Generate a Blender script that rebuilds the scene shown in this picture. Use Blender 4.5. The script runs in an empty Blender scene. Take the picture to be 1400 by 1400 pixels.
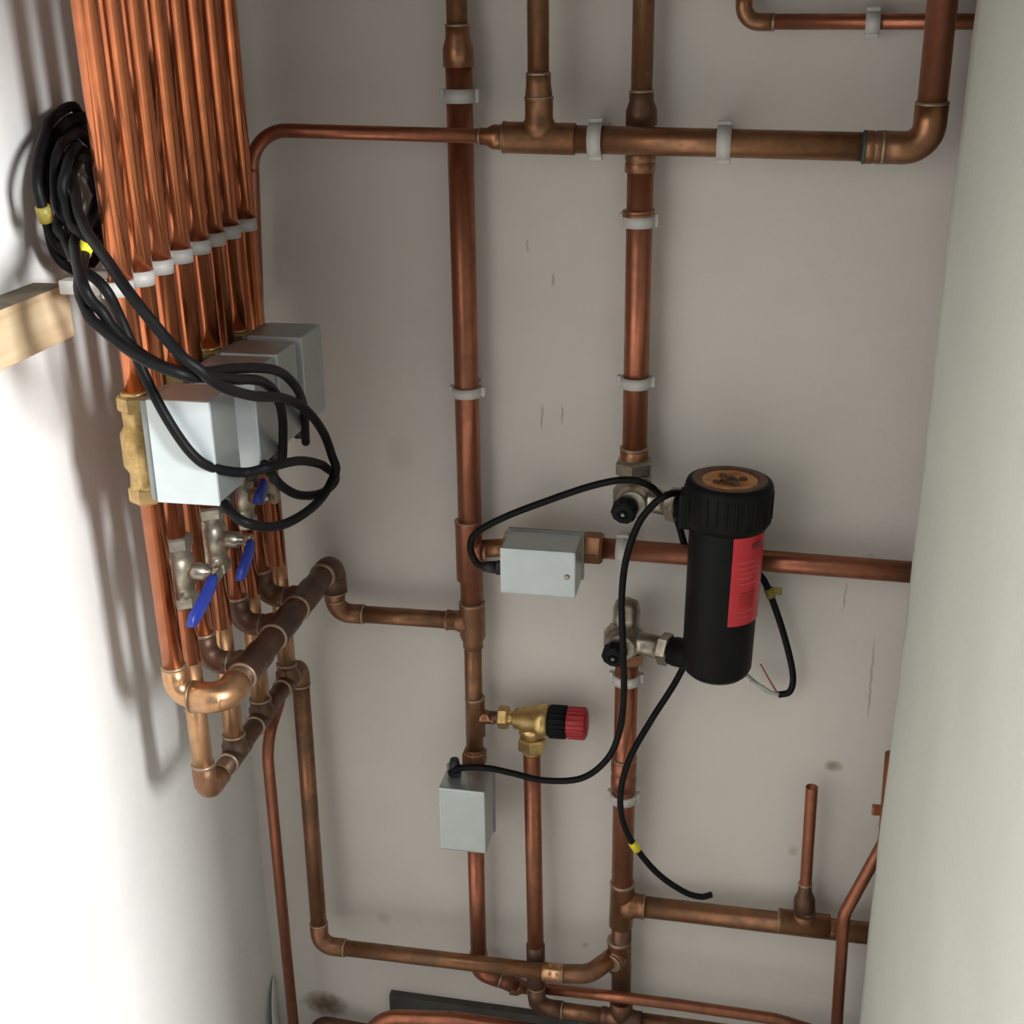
import bpy, bmesh, math, random
import numpy as np
from mathutils import Vector, Matrix
random.seed(7)
V = Vector
scn = bpy.context.scene
COL = scn.collection

# ------------------------------------------------------------------ camera, world, light, exposure
F = 1740.0                       # focal length in pixels of the 1400 x 1400 frame
DIST, ZC = 1.40, 1.45            # camera: distance from the back wall (y = 0), height over the floor
PITCH, YAW, ROLL = math.radians(21.774), math.radians(11.403), math.radians(-0.72)
cp, sp, cy, sy = math.cos(PITCH), math.sin(PITCH), math.cos(YAW), math.sin(YAW)
fw = V((-sy * cp, cy * cp, -sp)); rt0 = V((cy, sy, 0)); up0 = rt0.cross(fw)
cr, sr = math.cos(ROLL), math.sin(ROLL)
RT = cr * rt0 + sr * up0; UP = -sr * rt0 + cr * up0
CAM = V((0, -DIST, ZC))
cd = bpy.data.cameras.new('camera'); cam = bpy.data.objects.new('camera', cd); COL.objects.link(cam)
cd.sensor_width = 36; cd.lens = F / 1400 * 36; cd.clip_start = 0.02
m = Matrix((RT, UP, -fw)).transposed().to_4x4(); m.translation = CAM; cam.matrix_world = m
scn.camera = cam

W = bpy.data.worlds.new('world'); scn.world = W; W.use_nodes = True
W.node_tree.nodes['Background'].inputs[0].default_value = (0.80, 0.88, 1.0, 1)
W.node_tree.nodes['Background'].inputs[1].default_value = 0.28

def area(name, loc, target, sx, sy_, power, color):
    l = bpy.data.lights.new(name, 'AREA'); l.shape = 'RECTANGLE'; l.size = sx; l.size_y = sy_
    l.energy = power; l.color = color
    o = bpy.data.objects.new(name, l); COL.objects.link(o); o.location = loc
    o.rotation_euler = (V(target) - V(loc)).to_track_quat('-Z', 'Y').to_euler(); return o
# daylight of a window in the room outside the cupboard, off to the right of its open front
area('window_daylight', (2.15, -2.15, 2.02), (-0.65, -0.45, 0.85), 0.52, 0.8, 165, (0.97, 0.99, 1.0))

vs = scn.view_settings
vs.view_transform = 'Standard'; vs.look = 'None'; vs.gamma = 1.0; vs.exposure = 0.1; vs.use_curve_mapping = False

# ------------------------------------------------------------------ pixel of the photograph -> point of the place
def ray(x, y): return RT * ((x - 700) / F) - UP * ((y - 700) / F) + fw
def _on(ax, val, x, y):
    d = ray(x, y); return CAM + d * ((val - CAM[ax]) / d[ax])
XL = -0.652                                  # the left wall
def Y(x, y, d): return _on(1, -d, x, y)      # point d in front of the back wall
def X(x, y, o): return _on(0, XL + o, x, y)  # point o off the left wall

# ------------------------------------------------------------------ materials
def nt(name):
    mt = bpy.data.materials.new(name); mt.use_nodes = True; t = mt.node_tree
    return mt, t, t.nodes['Principled BSDF']
def N(t, kind, **kw):
    n = t.nodes.new(kind)
    for k, v in kw.items():
        if k in n.inputs: n.inputs[k].default_value = v
        else: setattr(n, k, v)
    return n
def ramp(t, fac, stops):
    r = t.nodes.new('ShaderNodeValToRGB'); e = r.color_ramp.elements
    while len(e) < len(stops): e.new(0.5)
    for i, (p, c) in enumerate(stops): e[i].position = p; e[i].color = (*c, 1)
    t.links.new(fac, r.inputs[0]); return r.outputs[0]
def simple(name, col, rough=0.5, metal=0.0, var=0.12, scale=60, bump=0.0, spec=0.5):
    mt, t, b = nt(name)
    tc = N(t, 'ShaderNodeTexCoord'); nz = N(t, 'ShaderNodeTexNoise', Scale=scale, Detail=4.0)
    t.links.new(tc.outputs['Object'], nz.inputs['Vector'])
    lo = tuple(c * (1 - var) for c in col); hi = tuple(min(1, c * (1 + var)) for c in col)
    t.links.new(ramp(t, nz.outputs[0], [(0.3, lo), (0.7, hi)]), b.inputs['Base Color'])
    b.inputs['Roughness'].default_value = rough; b.inputs['Metallic'].default_value = metal
    b.inputs['Specular IOR Level'].default_value = spec
    if bump:
        bp = N(t, 'ShaderNodeBump', Strength=bump, Distance=0.001)
        t.links.new(nz.outputs[0], bp.inputs['Height']); t.links.new(bp.outputs[0], b.inputs['Normal'])
    return mt
def copper(name, clean, tarnish, amount, rough=(0.25, 0.5), scale=14, stretch=(1, 1, 0.35), metal=(1.0, 0.55)):
    """clean metal with patches of brown oxide drawn out along the pipe"""
    mt, t, b = nt(name)
    tc = N(t, 'ShaderNodeTexCoord'); mp = N(t, 'ShaderNodeMapping')
    mp.inputs['Scale'].default_value = stretch
    t.links.new(tc.outputs['Object'], mp.inputs['Vector'])
    a = N(t, 'ShaderNodeTexNoise', Scale=scale, Detail=5.0, Roughness=0.6); t.links.new(mp.outputs[0], a.inputs['Vector'])
    f = N(t, 'ShaderNodeTexNoise', Scale=scale * 7, Detail=3.0); t.links.new(tc.outputs['Object'], f.inputs['Vector'])
    mx = N(t, 'ShaderNodeMath', operation='MULTIPLY_ADD'); mx.inputs[1].default_value = 0.3
    t.links.new(f.outputs[0], mx.inputs[0]); t.links.new(a.outputs[0], mx.inputs[2])
    mr = N(t, 'ShaderNodeMapRange'); mr.inputs['From Min'].default_value = 0.65 + 0.25 * (0.5 - amount) - 0.16
    mr.inputs['From Max'].default_value = 0.65 + 0.25 * (0.5 - amount) + 0.16
    t.links.new(mx.outputs[0], mr.inputs['Value']); fac = mr.outputs[0]
    t.links.new(ramp(t, fac, [(0, clean), (0.5, tuple((p + q) / 2 for p, q in zip(clean, tarnish))), (1, tarnish)]), b.inputs['Base Color'])
    for key, (p, q) in (('Roughness', rough), ('Metallic', metal)):
        r = N(t, 'ShaderNodeMapRange'); r.inputs['To Min'].default_value = p; r.inputs['To Max'].default_value = q
        t.links.new(fac, r.inputs['Value']); t.links.new(r.outputs[0], b.inputs[key])
    return mt
def plaster(name, col, marks=(), blotch=(), bump=0.25):
    """skimmed plaster; marks = pencil strokes (x0,z0,x1,z1,width,strength), blotch = stains (x,z,rx,rz,colour,strength), on the x/z plane"""
    mt, t, b = nt(name)
    tc = N(t, 'ShaderNodeTexCoord'); L = t.links.new
    n1 = N(t, 'ShaderNodeTexNoise', Scale=5.0, Detail=6.0, Roughness=0.65); L(tc.outputs['Object'], n1.inputs['Vector'])
    n2 = N(t, 'ShaderNodeTexNoise', Scale=90.0, Detail=3.0); L(tc.outputs['Object'], n2.inputs['Vector'])
    c = ramp(t, n1.outputs[0], [(0.3, tuple(v * 0.95 for v in col)), (0.7, tuple(min(1, v * 1.04) for v in col))])
    sep = N(t, 'ShaderNodeSeparateXYZ'); L(tc.outputs['Object'], sep.inputs[0])
    def mth(op, a, bb=None):
        n = N(t, 'ShaderNodeMath', operation=op)
        for i, v in enumerate((a, bb)):
            if v is None: continue
            if isinstance(v, (int, float)): n.inputs[i].default_value = v
            else: L(v, n.inputs[i])
        return n.outputs[0]
    def mix(fac, ccol):
        mm = N(t, 'ShaderNodeMix', data_type='RGBA'); L(fac, mm.inputs['Factor']); L(c, mm.inputs['A']); mm.inputs['B'].default_value = (*ccol, 1)
        return mm.outputs['Result']
    wob = mth('MULTIPLY', mth('SUBTRACT', n2.outputs[0], 0.5), 0.006)
    for x0, z0, x1, z1, w, s in marks:
        ln = math.hypot(x1 - x0, z1 - z0); ux, uz = (x1 - x0) / ln, (z1 - z0) / ln
        dx = mth('ADD', mth('SUBTRACT', sep.outputs[0], x0), wob); dz = mth('SUBTRACT', sep.outputs[2], z0)
        al = mth('ADD', mth('MULTIPLY', dx, ux), mth('MULTIPLY', dz, uz))
        ac = mth('ABSOLUTE', mth('SUBTRACT', mth('MULTIPLY', dx, uz), mth('MULTIPLY', dz, ux)))
        across = mth('MAXIMUM', mth('SUBTRACT', 1.0, mth('DIVIDE', ac, w)), 0.0)
        e = mth('MINIMUM', mth('MULTIPLY', al, 1 / (0.25 * ln)), mth('MULTIPLY', mth('SUBTRACT', ln, al), 1 / (0.25 * ln)))
        e = mth('MINIMUM', mth('MAXIMUM', e, 0.0), 1.0)
        c = mix(mth('MULTIPLY', mth('MULTIPLY', across, e), s), (0.12, 0.12, 0.11))
    for x0, z0, rx, rz, bc, s in blotch:
        dx = mth('DIVIDE', mth('SUBTRACT', sep.outputs[0], x0), rx); dz = mth('DIVIDE', mth('SUBTRACT', sep.outputs[2], z0), rz)
        r2 = mth('ADD', mth('MULTIPLY', dx, dx), mth('MULTIPLY', dz, dz))
        r2 = mth('ADD', r2, mth('MULTIPLY', mth('SUBTRACT', n2.outputs[0], 0.5), 0.9))
        c = mix(mth('MULTIPLY', mth('MINIMUM', mth('MAXIMUM', mth('SUBTRACT', 1.0, r2), 0.0), 1.0), s), bc)
    L(c, b.inputs['Base Color']); b.inputs['Roughness'].default_value = 0.75
    b.inputs['Specular IOR Level'].default_value = 0.25
    bp = N(t, 'ShaderNodeBump', Strength=bump, Distance=0.002); L(n2.outputs[0], bp.inputs['Height']); L(bp.outputs[0], b.inputs['Normal'])
    return mt

M = {}
M['bright'] = copper('copper_bright', (0.80, 0.27, 0.12), (0.30, 0.09, 0.045), 0.30, (0.13, 0.25), 5, (1, 1, 0.08))
M['red'] = copper('copper_red', (0.43, 0.155, 0.088), (0.21, 0.085, 0.048), 0.42, (0.30, 0.48), 16, (1, 1, 0.5), (0.92, 0.6))
M['brown'] = copper('copper_brown', (0.36, 0.168, 0.085), (0.17, 0.088, 0.048), 0.5, (0.30, 0.5), 22, (1, 1, 1), (0.9, 0.55))
M['dark'] = copper('copper_dark', (0.19, 0.088, 0.055), (0.085, 0.052, 0.036), 0.55, (0.35, 0.55), 18, (1, 1, 1), (0.8, 0.4))
M['tan'] = copper('copper_tan', (0.62, 0.35, 0.185), (0.31, 0.165, 0.085), 0.35, (0.28, 0.45), 20, (1, 1, 0.5), (0.95, 0.6))
M['solder'] = simple('solder_grey', (0.36, 0.26, 0.18), 0.45, 0.8)
M['verdigris'] = simple('verdigris', (0.055, 0.075, 0.06), 0.7, 0.2)
M['brass'] = copper('brass', (0.72, 0.50, 0.22), (0.42, 0.27, 0.10), 0.4, (0.28, 0.45), 40, (1, 1, 1), (0.95, 0.7))
M['brassdull'] = copper('brass_dull', (0.60, 0.47, 0.26), (0.40, 0.30, 0.16), 0.5, (0.4, 0.55), 40, (1, 1, 1), (0.7, 0.5))
M['nickel'] = copper('nickel', (0.48, 0.43, 0.35), (0.24, 0.20, 0.15), 0.4, (0.28, 0.4), 40, (1, 1, 1), (0.95, 0.7))
M['steel'] = simple('painted_steel_grey', (0.46, 0.505, 0.50), 0.34, 0.72, 0.04, 40)
M['steel_lit'] = simple('painted_steel_lit', (0.60, 0.65, 0.66), 0.4, 0.25, 0.04, 40)  # paler than the covers: light caught on the front edges, set in colour
M['steel_dark'] = simple('painted_steel_dark', (0.24, 0.255, 0.25), 0.45, 0.25, 0.08, 40)
M['black'] = simple('black_plastic', (0.006, 0.006, 0.0065), 0.5, 0, 0.2, 50, spec=0.13)
M['cable'] = simple('black_cable_sheath', (0.005, 0.005, 0.0055), 0.5, 0, 0.2, 90, spec=0.16)
M['rubber'] = simple('black_gland', (0.014, 0.014, 0.015), 0.5)
M['blue'] = simple('blue_vinyl', (0.016, 0.035, 0.26), 0.35, 0, 0.1)
M['red_plastic'] = simple('red_plastic', (0.38, 0.016, 0.022), 0.4)
M['label'] = simple('red_label', (0.55, 0.022, 0.035), 0.32, 0, 0.05)
M['label_pale'] = simple('label_pale_print', (0.58, 0.10, 0.10), 0.35)
M['label_deep'] = simple('label_deep_print', (0.40, 0.013, 0.022), 0.32)
M['label_dark'] = simple('label_dark_print', (0.16, 0.03, 0.035), 0.35)
M['amber'] = simple('amber_core', (0.52, 0.215, 0.05), 0.4, 0.2, 0.35, 120)
M['amber_dark'] = simple('amber_core_dark', (0.12, 0.05, 0.025), 0.5, 0.1, 0.3, 120)
M['clip'] = simple('white_clip_plastic', (0.53, 0.51, 0.48), 0.45, 0, 0.05)
M['yellow'] = simple('yellow_sleeve', (0.72, 0.62, 0.03), 0.45, 0, 0.12, 200)
M['yellow_dull'] = simple('yellow_sleeve_grubby', (0.27, 0.21, 0.035), 0.5, 0, 0.3, 200)
M['grey_wire'] = simple('grey_wire', (0.40, 0.42, 0.38), 0.5)
M['red_wire'] = simple('red_wire', (0.45, 0.10, 0.07), 0.5)
M['lining'] = simple('dark_foot_strip', (0.055, 0.052, 0.045), 0.8, 0, 0.3, 30)  # dark tone of the strip along the back wall's foot
M['floor'] = simple('bare_floor', (0.46, 0.43, 0.39), 0.8, 0, 0.25, 12)
def wood():
    mt, t, b = nt('raw_pine'); L = t.links.new
    tc = N(t, 'ShaderNodeTexCoord'); mp = N(t, 'ShaderNodeMapping'); mp.inputs['Scale'].default_value = (30, 2.5, 30)
    nz = N(t, 'ShaderNodeTexNoise', Scale=2.2, Detail=6.0, Distortion=0.6)
    L(tc.outputs['Object'], mp.inputs[0]); L(mp.outputs[0], nz.inputs['Vector'])
    L(ramp(t, nz.outputs[0], [(0.25, (0.50, 0.34, 0.19)), (0.5, (0.66, 0.50, 0.31)), (0.75, (0.72, 0.57, 0.38))]), b.inputs['Base Color'])
    b.inputs['Roughness'].default_value = 0.7; return mt
M['wood'] = wood()
M['wood_top'] = simple('pine_dark_top', (0.17, 0.135, 0.09), 0.8, 0, 0.35, 40)  # darker brown tone for the batten's top face

# ------------------------------------------------------------------ mesh helpers
def basis(d):
    d = d.normalized(); a = V((0, 0, 1)) if abs(d.z) < 0.9 else V((1, 0, 0))
    u = d.cross(a).normalized(); return u, d.cross(u).normalized()
class MB:
    def __init__(self): self.bm = bmesh.new()
    def _ringstrip(self, rings, cap0, cap1, mi, smooth):
        n = len(rings[0])
        for a, b in zip(rings, rings[1:]):
            for i in range(n):
                f = self.bm.faces.new((a[i], a[(i + 1) % n], b[(i + 1) % n], b[i])); f.smooth = smooth; f.material_index = mi
        if cap0: f = self.bm.faces.new(rings[0][::-1]); f.material_index = mi
        if cap1: f = self.bm.faces.new(rings[-1]); f.material_index = mi
    def sweep(self, pts, r, seg=16, mi=0, caps=True):
        """tube of radius r (number or list) along the points, parallel-transported"""
        pts = [V(p) for p in pts]; q = [pts[0]]
        for p in pts[1:]:
            if (p - q[-1]).length > 1e-6: q.append(p)
        pts = q; n = len(pts); rr = r if isinstance(r, (list, tuple)) else [r] * n
        tan = [(pts[min(i + 1, n - 1)] - pts[max(i - 1, 0)]).normalized() for i in range(n)]
        u, w = basis(tan[0]); rings = []
        for i in range(n):
            if i:
                rot = tan[i - 1].rotation_difference(tan[i]); u = rot @ u; u = (u - tan[i] * u.dot(tan[i])).normalized(); w = tan[i].cross(u)
            rings.append([self.bm.verts.new(pts[i] + (u * math.cos(2 * math.pi * k / seg) + w * math.sin(2 * math.pi * k / seg)) * rr[i]) for k in range(seg)])
        self._ringstrip(rings, caps, caps, mi, True); return self
    def lathe(self, p, d, prof, seg=20, mi=0, smooth=True, caps=True):
        """profile of (distance along d, radius) from p"""
        d = V(d).normalized(); u, w = basis(d); rings = []
        for t, r in prof:
            c = V(p) + d * t
            rings.append([self.bm.verts.new(c + (u * math.cos(2 * math.pi * k / seg) + w * math.sin(2 * math.pi * k / seg)) * max(r, 1e-5)) for k in range(seg)])
        self._ringstrip(rings, caps, caps, mi, smooth); return self
    def nut(self, p, d, length, r, mi=0):
        c = length * 0.14
        return self.lathe(p, d, [(0, r * 0.88), (c, r), (length - c, r), (length, r * 0.88)], 6, mi, False)
    def box(self, lo, hi, bev=0.0, mi=0, rot=None, seg=2):
        lo, hi = V(lo), V(hi); c = (lo + hi) / 2; s = hi - lo
        mat = Matrix.Translation(c) @ (rot.to_4x4() if rot else Matrix.Identity(4)) @ Matrix.Diagonal((s.x, s.y, s.z, 1))
        g = bmesh.ops.create_cube(self.bm, size=1.0, matrix=mat); vs_ = g['verts']
        fs = {f for v in vs_ for f in v.link_faces}
        for f in fs: f.material_index = mi
        if bev:
            es = list({e for v in vs_ for e in v.link_edges})
            bmesh.ops.bevel(self.bm, geom=es, offset=bev, segments=seg, profile=0.6, affect='EDGES', material=mi)
        return self
    def build(self, name, mats, parent=None):
        bmesh.ops.recalc_face_normals(self.bm, faces=self.bm.faces[:])
        me = bpy.data.meshes.new(name); self.bm.to_mesh(me); self.bm.free()
        for x in (mats if isinstance(mats, (list, tuple)) else [mats]): me.materials.append(M[x] if isinstance(x, str) else x)
        o = bpy.data.objects.new(name, me); COL.objects.link(o)
        if parent: o.parent = parent
        return o
THINGS = []
def thing(name, label, cat, group=None):
    o = bpy.data.objects.new(name, None); COL.objects.link(o); o.empty_display_size = 0.03
    o['label'] = label; o['category'] = cat
    if group: o['group'] = group
    THINGS.append(o); return o
def tag(o, label, cat, group=None, base=True):
    o['label'] = label; o['category'] = cat
    if group: o['group'] = group
    if base: THINGS.append(o)
    return o
def struct(o): o['kind'] = 'structure'; return o
def spline(pts, k=8):
    pts = [V(p) for p in pts]; P = [2 * pts[0] - pts[1]] + pts + [2 * pts[-1] - pts[-2]]; out = []
    for i in range(1, len(P) - 2):
        a, b, c, d = P[i - 1:i + 3]
        for j in range(k):
            t = j / k
            out.append(0.5 * (2 * b + (c - a) * t + (2 * a - 5 * b + 4 * c - d) * t * t + (3 * b - a - 3 * c + d) * t ** 3))
    return out + [pts[-1]]
def arc(a, c, b, r, k=10):
    """points rounding the corner c between a and b with bend radius r"""
    d1 = (a - c).normalized(); d2 = (b - c).normalized(); h = d1.angle(d2) / 2
    t = r / math.tan(h); o = c + (d1 + d2).normalized() * (r / math.sin(h)); s = c + d1 * t; e = c + d2 * t
    v1 = s - o; v2 = e - o; ax = v1.cross(v2).normalized(); ang = v1.angle(v2)
    return [o + Matrix.Rotation(ang * i / k, 3, ax) @ v1 for i in range(k + 1)]
def bend(pts, r, k=8):
    pts = [V(p) for p in pts]; out = [pts[0]]
    for i in range(1, len(pts) - 1): out += arc(pts[i - 1], pts[i], pts[i + 1], r, k)
    return out + [pts[-1]]

# pipe-work parts ------------------------------------------------------
R28, R22, R15 = 0.014, 0.011, 0.0075
def tube(t, a, b, r, mat='red'):
    return MB().sweep([a, b] if not isinstance(a, list) else a, r, 20).build('tube', mat, t)
def bent(t, pts, r, br, mat='red'): return MB().sweep(bend(pts, br), r, 18).build('tube', mat, t)
def elbow(t, a, c, b, r, mat='brown', br=None, leg=0.006, ring=True):
    """soldered 90 degree elbow at corner c, towards a and b"""
    a, b, c = V(a), V(b), V(c); br = br or r * 1.7; R = r * 1.13
    pts = arc(a, c, b, br); d1 = (a - c).normalized(); d2 = (b - c).normalized(); sock = r * 1.0 + leg
    s = pts[0] + d1 * sock; e = pts[-1] + d2 * sock
    q = MB().sweep([s] + pts + [e], [R] * (len(pts) + 2), 20)
    if ring:
        q.lathe(s, d1, [(-0.0012, R * 1.03), (0.0008, R * 1.02), (0.0022, r)], 20, 1)
        q.lathe(e, d2, [(-0.0012, R * 1.03), (0.0008, R * 1.02), (0.0022, r)], 20, 1)
    return q.build('elbow', [mat, 'solder'], t)
def tee(t, c, d, half, bd, blen, r, rb, mat='brown', r2=None):
    """tee with run along d (half length each way) and a branch along bd; r2 = smaller pipe at the +d end"""
    c, d, bd = V(c), V(d).normalized(), V(bd).normalized(); R = r * 1.13; RB = rb * 1.14; q = MB()
    end = [(half * 2, R)] if not r2 else [(half * 1.75, R), (half * 2.0, r2 * 1.14), (half * 2.35, r2 * 1.14)]
    q.lathe(c - d * half, d, [(0, r), (0.0006, R * 1.03), (0.003, R * 1.03), (0.0036, R)] + end + [(end[-1][0] + 0.001, (r2 or r))], 22)
    q.lathe(c, bd, [(0, RB * 1.18), (R * 0.9, RB * 1.18), (R * 1.25, RB), (blen - 0.003, RB), (blen - 0.0025, RB * 1.04), (blen, RB * 1.02), (blen + 0.001, rb)], 20)
    q.lathe(c + bd * (blen - 0.001), bd, [(0, RB * 1.05), (0.0016, RB * 1.05), (0.0022, rb)], 20, 1)
    q.lathe(c - d * (half + 0.0005), d, [(-0.0012, r), (0, R * 1.04), (0.0014, R * 1.04)], 22, 1)
    return q.build('tee', [mat, 'solder'], t)
def coupling(t, a, b, r, mat='brown', r2=None, ring=True, name='coupling'):
    """soldered sleeve from a to b; r2 = radius of the smaller pipe at b (a reducer)"""
    a, b = V(a), V(b); L = (b - a).length; d = b - a; R = r * 1.14
    if r2: prof = [(0, r), (0.0006, R * 1.02), (L * 0.45, R), (L * 0.72, r2 * 1.14), (L, r2 * 1.14), (L + 0.0008, r2)]
    else: prof = [(0, r), (0.0006, R), (L * 0.42, R), (L * 0.46, R * 0.965), (L * 0.54, R * 0.965), (L * 0.58, R), (L - 0.0006, R), (L, r)]
    q = MB().lathe(a, d, prof, 22)
    if ring:
        q.lathe(b, d, [(-0.0018, (r2 or r) * 1.17), (0.0004, (r2 or r) * 1.17), (0.0014, r2 or r)], 22, 1)
    return q.build(name, [mat, 'solder'], t)
def nut_part(t, a, d, L, r, mat='brass', name='nut'): return MB().nut(a, d, L, r).lathe(V(a) + V(d).normalized() * L * 0.99, d, [(0, r * 0.8), (0.003, r * 0.72)], 20).build(name, mat, t)

CLIPS = 'white plastic pipe clips'
def clip(label, p, d, wall, r, w=0.014):
    """white snap clip round a pipe at p (axis d), on a foot that reaches in direction `wall` (vector to the wall surface)"""
    p, d, wv = V(p), V(d).normalized(), V(wall); wn = wv.normalized(); s = d.cross(wn).normalized()
    q = MB(); R0, R1 = r + 0.0003, r + 0.0030; n = 26
    ri = []
    for k in range(n):
        a = 2 * math.pi * k / n; dirv = wn * math.cos(a) + s * math.sin(a)
        ri.append([q.bm.verts.new(p + dirv * R + d * h) for R, h in ((R1, -w / 2), (R1, w / 2), (R0, w / 2), (R0, -w / 2))])
    for k in range(n):
        A, B = ri[k], ri[(k + 1) % n]
        for j in range(4): f = q.bm.faces.new((A[j], A[(j + 1) % 4], B[(j + 1) % 4], B[j])); f.smooth = j in (0, 2)
    rot = Matrix((s, d, wn)).transposed()
    L = wv.length
    def ob(cs, cd_, cn, hs, hd, hn): 
        c = p + s * cs + d * cd_ + wn * cn; q.box(c - V((hs, hd, hn)), c + V((hs, hd, hn)), 0.0008, 0, rot, 1)
    if L - R1 > 0.002: ob(0, 0, (R1 - 0.0005 + L) / 2, r * 0.75, w * 0.46, (L - R1 + 0.0005) / 2)   # foot
    for sg in (-1, 1): ob(sg * (R1 + 0.0016), 0, r * 0.25, 0.0024, w * 0.5, 0.0042)                  # hinge and latch ears
    return tag(q.build('pipe_clip', 'clip'), label, 'pipe clip', CLIPS)

# ------------------------------------------------------------------ the setting
def wall_mesh(name, mat, verts_grid):
    q = MB(); g = [[q.bm.verts.new(v) for v in row] for row in verts_grid]
    for a, b in zip(g, g[1:]):
        for i in range(len(a) - 1): f = q.bm.faces.new((a[i], a[i + 1], b[i + 1], b[i])); f.smooth = True
    return struct(q.build(name, mat))
H = 2.60
def mk(x0, y0, x1, y1, w=0.0016, s=0.55):
    a, b = Y(x0, y0, 0), Y(x1, y1, 0); return (a.x, a.z, b.x, b.z, w, s)
def bl(x, y, rx, ry, c, s):
    a = Y(x, y, 0); return (a.x, a.z, rx, ry, c, s)
M['back'] = plaster('plaster_back', (0.66, 0.615, 0.565),
    [mk(757, 372, 755, 392, 0.0022, 0.6), mk(742, 552, 740, 590), mk(769, 552, 768, 582), mk(1158, 795, 1153, 836),
     mk(1196, 868, 1186, 990, 0.002, 0.5), mk(722, 325, 721, 345), mk(1184, 760, 1196, 758, 0.003, 0.3)],
    [bl(1140, 1047, 0.013, 0.009, (0.27, 0.24, 0.15), 0.8), bl(1084, 1163, 0.008, 0.009, (0.33, 0.38, 0.22), 0.55),
     bl(445, 1372, 0.04, 0.026, (0.16, 0.115, 0.065), 0.95), bl(800, 1292, 0.006, 0.006, (0.3, 0.25, 0.2), 0.5),
     bl(525, 1255, 0.012, 0.012, (0.36, 0.33, 0.28), 0.4), bl(548, 620, 0.02, 0.03, (0.5, 0.47, 0.42), 0.4)])
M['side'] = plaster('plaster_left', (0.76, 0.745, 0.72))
M['sider'] = plaster('plaster_right', (0.66, 0.675, 0.605), bump=0.35)
M['ceil'] = plaster('plaster_ceiling', (0.7, 0.68, 0.64))
def slab(name, mat, lo, hi, bev=0.0): return struct(MB().box(lo, hi, bev).build(name, mat))
slab('wall_back', 'back', (XL - 0.1, 0, 0), (0.60, 0.1, H))
slab('wall_left', 'side', (XL - 0.1, -2.4, 0), (XL, 0.0, H))
slab('floor', 'floor', (XL - 0.1, -2.6, -0.08), (2.6, 0.1, 0.0))
slab('ceiling', 'ceil', (XL - 0.1, -2.6, H), (2.6, 0.1, H + 0.08))
# right wall: a boarded and skimmed partition whose inner edge stands off the back wall, pipes run behind it
def right_wall():
    q = MB(); zs = [H * i / 70 for i in range(71)]; rows = []
    x0 = 0.173; yb = -0.09; yf = -0.81
    for i, z in enumerate(zs):
        j = 0.0010 * math.sin(z * 9) + random.uniform(-0.0009, 0.0009)
        r = 0.006
        prof = [(0.58, yb), (x0 + 0.05, yb), (x0 + r, yb)]
        prof += [(x0 + r - r * math.sin(a), yb - r + r * math.cos(a)) for a in (0.4, 0.8, 1.2)]
        prof += [(x0 + 0.0012 * math.sin(z * 5 + 1), yb - 0.03), (x0 - 0.0015 + 0.0008 * math.sin(z * 7), yb - 0.08), (x0 + 0.001, yb - 0.2), (x0, -0.5), (x0, yf), (x0 + 0.09, yf), (0.58, yf)]
        rows.append([(px + j, py, z) for px, py in prof])
    g = [[q.bm.verts.new(v) for v in row] for row in rows]
    for a, b in zip(g, g[1:]):
        n = len(a)
        for k in range(n):
            f = q.bm.faces.new((a[k], a[(k + 1) % n], b[(k + 1) % n], b[k])); f.smooth = 2 < k < 9
    q.bm.faces.new(g[0]); q.bm.faces.new(g[-1])
    return struct(q.build('wall_right', 'sider'))
right_wall()
slab('shade_header', 'sider', (XL, -0.80, 1.575), (0.58, -0.70, H))      # unseen header over the opening, added to shade the left wall's top
slab('wall_right_return', 'sider', (0.56, -0.09, 0), (0.60, 0.0, H))

# ------------------------------------------------------------------ left bundle of eight risers
UPP = 0.150                                            # stand-off of the upper manifold from the left wall
LOW = 0.100
zU = (X(300, 966, UPP).z + X(455, 768, UPP).z) / 2
zL = (X(285, 1078, LOW).z + X(405, 917, LOW).z) / 2
top_px = [105, 140, 172, 203, 230, 254, 279, 303]
ytop = [X(x, 0, 0.10).y for x in top_px]
ords = ['nearest the viewer', 'second from the viewer', 'third from the viewer', 'fourth from the viewer', 'fourth from the back',
        'third from the back', 'second from the back', 'nearest the back wall']
detail = ['its elbow turning into the dark manifold', 'with the front blue lever valve', 'behind the front grey valve box', 'with the second blue lever valve',
          'ending in the dark upper manifold', 'with the rear blue lever valve', 'serving the rearmost grey valve box', 'running down to the lower manifold']
RIS = []
RO = 0.10                                              # pipe centres off the left wall
bot_px = [(245, 965), (277, 1040), (281, 885), (318, 990), (327, 842), (355, 945), (359, 795), (391, 895)]
ybot = [X(*p, RO).y for p in bot_px]
def riser_y(i, z): return ytop[i] + (ybot[i] - ytop[i]) * min(1.0, max(-0.3, (ZC - z) / 0.68))
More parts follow.
